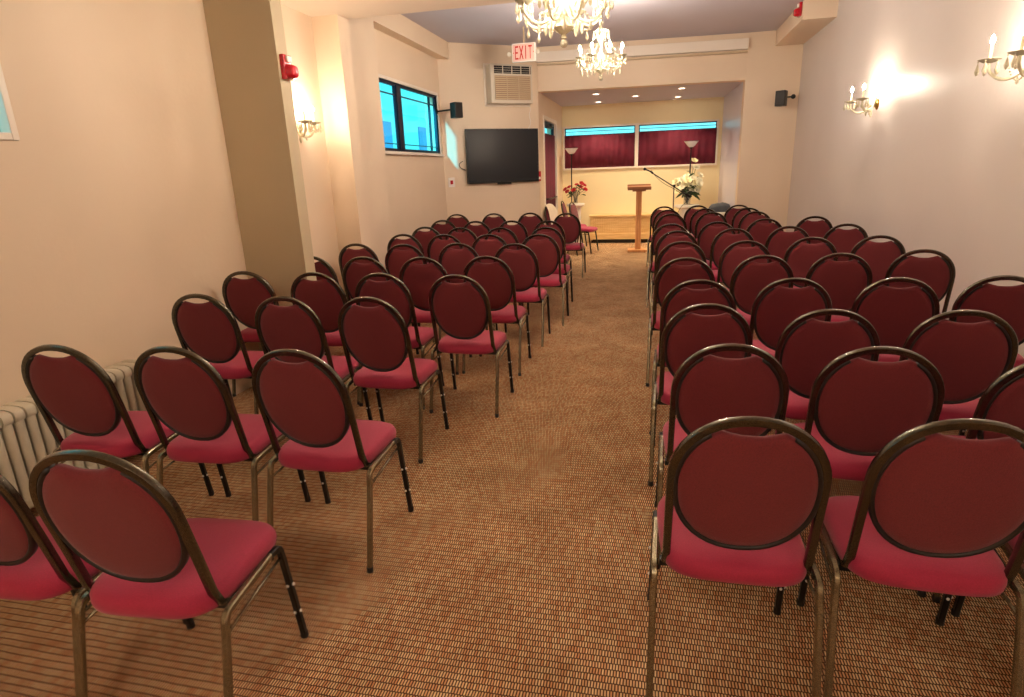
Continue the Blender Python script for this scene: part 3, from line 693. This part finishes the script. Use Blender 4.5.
# ------------------------------------------------------------------ alcove furniture
hc = thing('heater_cover', 'long low pine heater cover along the front wall', 'heater cover', (-1.30, 12.92, 0))
bm = bx(-.02, 2.3, -.02, .26, .545, .58); obj('top_board', bm, 'pine', hc, bevel=.004)
bm = bm_new()
for k in range(46): box(bm, .05 + k * .0485, .05 + k * .0485 + .036, .0, .015, .20, .545)
box(bm, .03, 2.28, .012, .022, .2, .545)
obj('slatted_front', bm, 'pine', hc)
bm = bm_new(); box(bm, 0, .05, -.005, .25, .06, .545); box(bm, 2.25, 2.30, -.005, .25, .06, .545); obj('end_post', bm, 'pine', hc, bevel=.003)
bm = bx(-.005, 2.30, -.03, .25, .08, .20); obj('base_board', bm, 'pine', hc, bevel=.004)
bm = bx(.02, 2.28, .02, .25, .001, .08); obj('dark_gap', bm, 'black', hc)  # black box stands in for the dark, shaded gap under the cover

lc = thing('lectern', 'slim oak lectern standing in the alcove at the end of the aisle', 'lectern', (-.27, 11.6, 0), R(3))
bm = bx(-.185, .185, -.16, .16, .001, .045); obj('base', bm, 'oak', lc, bevel=.006)
bm = bx(-.052, .052, -.04, .04, .045, 1.12); obj('post', bm, 'oak', lc, bevel=.004)
bm = bm_new(); vs = box(bm, -.21, .21, -.17, .17, -.012, .012); xf(bm, vs, Matrix.Translation((0, .0, 1.17)) @ Matrix.Rotation(R(7), 4, 'X')); obj('reading_top', bm, 'brownwood', lc, bevel=.004)
bm = bm_new(); vs = box(bm, -.21, .21, -.185, -.165, -.02, .035); xf(bm, vs, Matrix.Translation((0, 0, 1.17)) @ Matrix.Rotation(R(7), 4, 'X'));
vs = box(bm, -.21, .21, .15, .172, -.05, .03); xf(bm, vs, Matrix.Translation((0, 0, 1.17)) @ Matrix.Rotation(R(7), 4, 'X')); obj('book_ledge', bm, 'brownwood', lc)
bm = bx(-.12, .12, -.09, .09, 1.10, 1.135); obj('cleat', bm, 'brownwood', lc)

ms = thing('microphone_stand', 'black boom microphone stand beside the white flowers', 'microphone stand', (.34, 11.3, 0))
bm = bm_new(); tube(bm, [(0, 0, .15), (0, 0, 1.17)], circ(8, .012), up=(1, 0, 0)); obj('pole', bm, 'chrome', ms, smooth=50)
for k in range(3):
    t = 2 * PI * k / 3 + .4; bm = bm_new(); tube(bm, [(0, 0, .20), (.30 * math.cos(t), .30 * math.sin(t), .012)], circ(8, .010), up=(0, 0, 1)); obj('leg', bm, 'blackmetal', ms, smooth=50)
bm = bm_new(); ball(bm, (0, -.01, 1.185), .026, 10, 6); obj('boom_clutch', bm, 'blackmetal', ms, smooth='all')
bm = bm_new(); tube(bm, [(.29, 0, .985), (-.44, 0, 1.455)], circ(8, .010), up=(0, 0, 1)); tube(bm, [(.29, 0, .985), (.20, 0, 1.043)], circ(8, .018), up=(0, 0, 1)); obj('boom', bm, 'blackmetal', ms, smooth=50)
bm = bm_new(); tube(bm, [(-.38, 0, 1.43), (-.50, 0, 1.485)], circ(8, .013), up=(0, 0, 1)); ball(bm, (-.515, 0, 1.49), .026, 10, 6); tube(bm, [(-.37, 0, 1.41), (-.41, 0, 1.45)], circ(8, .02), up=(0, 0, 1)); obj('microphone', bm, 'blackmetal', ms, smooth='all')
bm = bm_new(); tube(bm, smoothpath([(-.38, 0, 1.42), (-.2, -.01, 1.24), (0, -.02, 1.14), (.2, 0, 1.0), (.27, 0, .95), (.1, -.02, .8), (.02, -.02, .5)], 3), circ(5, .004)); obj('microphone_cable', bm, 'black', ms)

def torchiere(x, y, z, label):
    t = thing('torchiere_lamp', label, 'floor lamp', (x, y, 0), 0, 'black torchiere floor lamps')
    bm = bm_new(); lathe(bm, [(.13, .001), (.13, .018), (.05, .03), (.016, .05)], 24); obj('base', bm, 'blackwood', t, smooth=40)
    bm = bm_new(); lathe(bm, [(.012, .04), (.012, z - .14)], 12); obj('pole', bm, 'blackwood', t, smooth=40)
    bm = bm_new(); lathe(bm, [(.012, z - .15), (.03, z - .13), (.035, z - .11)], 16); obj('neck', bm, 'blackwood', t, smooth=40)
    bm = bm_new(); lathe(bm, [(.03, z - .118), (.07, z - .09), (.115, z - .03), (.138, z - .004), (.138, z), (.132, z), (.108, z - .03), (.06, z - .085), (.02, z - .105)], 28); obj('lamp_shade', bm, 'lampglass', t, smooth=60)
    bm = bm_new(); lathe(bm, [(.136, z - .006), (.143, z - .004), (.143, z + .004), (.134, z + .004)], 28, caps=False); obj('shade_rim', bm, 'blackwood', t, smooth=60)
torchiere(-1.68, 12.85, 1.945, 'black torchiere floor lamp behind the red flowers')
torchiere(.675, 12.72, 1.975, 'black torchiere floor lamp behind the white flowers')

def pedestal(x, y, h, r, label):
    t = thing('plant_pedestal', label, 'pedestal', (x, y, 0), 0, 'white pedestals')
    bm = bm_new(); lathe(bm, [(r * 1.1, .001), (r * 1.1, .05), (r * .8, .08)], 24); obj('base', bm, 'pedestal', t, smooth=40)
    bm = bm_new(); lathe(bm, [(r * .75, .07), (r * .65, .4), (r * .72, h - .06)], 24); obj('column', bm, 'pedestal', t, smooth=40)
    bm = bm_new(); lathe(bm, [(r * .8, h - .07), (r * 1.15, h - .04), (r * 1.15, h)], 24); obj('top', bm, 'pedestal', t, smooth=40)
pedestal(-1.55, 12.45, .86, .16, 'white pedestal under the vase of red flowers')
pedestal(.62, 12.25, .80, .20, 'white pedestal under the vase of white flowers')

def petal_flower(bm, c, r, n=6, up=(0, 0, 1), open_=1.0):
    c = Vector(c); q = Vector(up).normalized().to_track_quat('Z', 'Y')
    for lay, (k, ri, el) in enumerate(((n, r, .25 * open_), (n, r * .7, .8), (4, r * .42, 1.25))):
        for i in range(k):
            t = 2 * PI * (i + .5 * lay) / k
            dirv = Vector((math.cos(t) * math.cos(el), math.sin(t) * math.cos(el), math.sin(el))); side = Vector((-math.sin(t), math.cos(t), 0))
            pts = [(0, .12), (.35, .42), (.7, .5), (1.0, .22)]
            rows = []
            for u, w in pts:
                m = dirv * ri * u + Vector((0, 0, .15 * ri * u * u)); up2 = side.cross(dirv) * .12 * ri
                rows.append([bm.verts.new(c + q @ (m - side * ri * w + up2)), bm.verts.new(c + q @ m), bm.verts.new(c + q @ (m + side * ri * w + up2))])
            for a, b in zip(rows[:-1], rows[1:]):
                for j in (0, 1): bm.faces.new((a[j], a[j + 1], b[j + 1], b[j]))
def leaf(bm, base, tip, w):
    a, b = Vector(base), Vector(tip); t = b - a; s = t.cross(Vector((random.uniform(-1, 1), random.uniform(-1, 1), .4))).normalized() * w; n = s.cross(t).normalized() * w * .3
    rows = []
    for u, k in ((0, .05), (.3, .9), (.6, .9), (.85, .45), (1, .02)):
        p = a + t * u + Vector((0, 0, -.25 * t.length * u * u)); rows.append([bm.verts.new(p - s * k), bm.verts.new(p - n * k), bm.verts.new(p + s * k)])
    for x, y in zip(rows[:-1], rows[1:]):
        for j in (0, 1): bm.faces.new((x[j], x[j + 1], y[j + 1], y[j]))
def vase(x, y, z, h, r, label, group):
    bm = bm_new(); lathe(bm, [(r * .8, 0), (r * .75, h * .3), (r, h), (r * .93, h), (r * .68, h * .32), (r * .7, .015), (.001, .015)], 24)
    o = tag(obj('glass_vase', bm, 'glass', smooth=50), label, 'vase', group); o.location = (x, y, z); return o
vase(-1.55, 12.45, .86, .24, .055, 'clear glass vase of red flowers on the left pedestal', 'glass vases on pedestals')
vase(.62, 12.25, .80, .26, .08, 'clear glass vase of white flowers on the right pedestal', 'glass vases on pedestals')
# red bouquet
bq = thing('red_bouquet', 'bouquet of red flowers with green leaves in the left glass vase', 'flowers', (-1.55, 12.45, .88))
st = bm_new(); lf = bm_new()
heads = [(-.20, -.05, .26), (-.13, .03, .30), (-.03, -.08, .24), (.10, -.02, .30), (.17, .04, .33), (.20, -.05, .25), (.02, .06, .34), (-.15, -.1, .22), (.13, -.09, .37)]
for p in heads:
    tube(st, smoothpath([(p[0] * .05, p[1] * .05, .0), (p[0] * .25, p[1] * .25, .16), p], 2), circ(5, .004)); 
    bm = bm_new(); petal_flower(bm, p, .052, 6, (p[0], p[1] - .15, .25)); obj('rose', bm, 'rose', bq, smooth='all')
    for _ in range(3):
        u = random.uniform(.5, .9); b = Vector(p) * u; leaf(lf, b, b + Vector((random.uniform(-.1, .1), random.uniform(-.1, .1), random.uniform(-.02, .07))), .022)
obj('stems', st, 'stem', bq); obj('leaves', lf, 'leaf', bq, smooth='all')
# white bouquet
wq = thing('white_bouquet', 'large bouquet of white and cream flowers in the right glass vase', 'flowers', (.62, 12.25, .82))
st = bm_new(); lf = bm_new(); random.seed(3)
for i in range(40):
    a = random.uniform(0, 2 * PI); rr = .27 * math.sqrt(random.random()); z = .34 + random.uniform(-.13, .22) * (1 - rr * 1.2)
    p = (rr * math.cos(a), rr * math.sin(a) * .8, z)
    if i == 0: p = (.10, 0, .78)
    if i == 1: p = (.21, 0, .52)
    if i == 2: p = (.13, -.04, .66)
    tube(st, smoothpath([(p[0] * .06, p[1] * .06, 0), (p[0] * .3, p[1] * .3, .2), p], 2), circ(5, .004))
    bm = bm_new(); petal_flower(bm, p, random.uniform(.05, .078), 6, (p[0], p[1] - .2, .3)); obj('blossom', bm, 'lily' if i % 3 else 'lilyc', wq, smooth='all')
    for _ in range(2):
        u = random.uniform(.45, .9); b = Vector(p) * u; leaf(lf, b, b + Vector((random.uniform(-.14, .14), random.uniform(-.12, .08), random.uniform(-.06, .10))), .02)
for _ in range(12):
    a = random.uniform(0, 2 * PI); b = Vector((.05 * math.cos(a), .05 * math.sin(a), .22)); leaf(lf, b, b + Vector((.2 * math.cos(a), .15 * math.sin(a), random.uniform(-.12, .08))), .03)
obj('stems', st, 'stem', wq); obj('leaves', lf, 'leaf', wq, smooth='all')

# small table with a covered grey bundle and papers, behind the far right chairs
tb = thing('side_table', 'small white-topped side table behind the farthest right chairs', 'table', (1.03, 11.55, 0))
bm = bx(-.30, .235, -.22, .22, .68, .71); obj('tabletop', bm, 'pedestal', tb, bevel=.004)
for sx in (-1, 1):
    for sy in (-1, 1): bm = bx(sx * .21 - .018, sx * .21 + .018, sy * .19 - .018, sy * .19 + .018, .001, .68); obj('leg', bm, 'pedestal', tb)
bm = bm_new(); rings = []
for s, z in ((.6, 0), (1.0, .0), (1.02, .05), (.95, .09), (.75, .125), (.4, .145), (.1, .15)):
    rings.append([(x * s + .01 * math.sin(7 * x + z * 40), y * s, z + .018 * math.sin(9 * x + 3) * s + .02 * x * 3 * (z > .05)) for x, y in circ(26, .20, .16, 2.6)])
for i in (0, 1): rings[i] = [(x, y, 0) for x, y, z in rings[i]]
loft(bm, rings); o = tag(obj('folded_coat', bm, 'greybag', smooth=60), 'dark grey folded coat lying behind the farthest right chairs', 'coat'); o.location = (1.165, 11.55, .711)
bm = bm_new(); vs = box(bm, -.09, .09, -.15, .15, 0, .012); xf(bm, vs, Matrix.Rotation(R(14), 4, 'Z')); o = tag(obj('paper_stack', bm, 'paper'), 'white papers lying beside the dark grey coat', 'papers'); o.location = (.855, 11.50, .711)
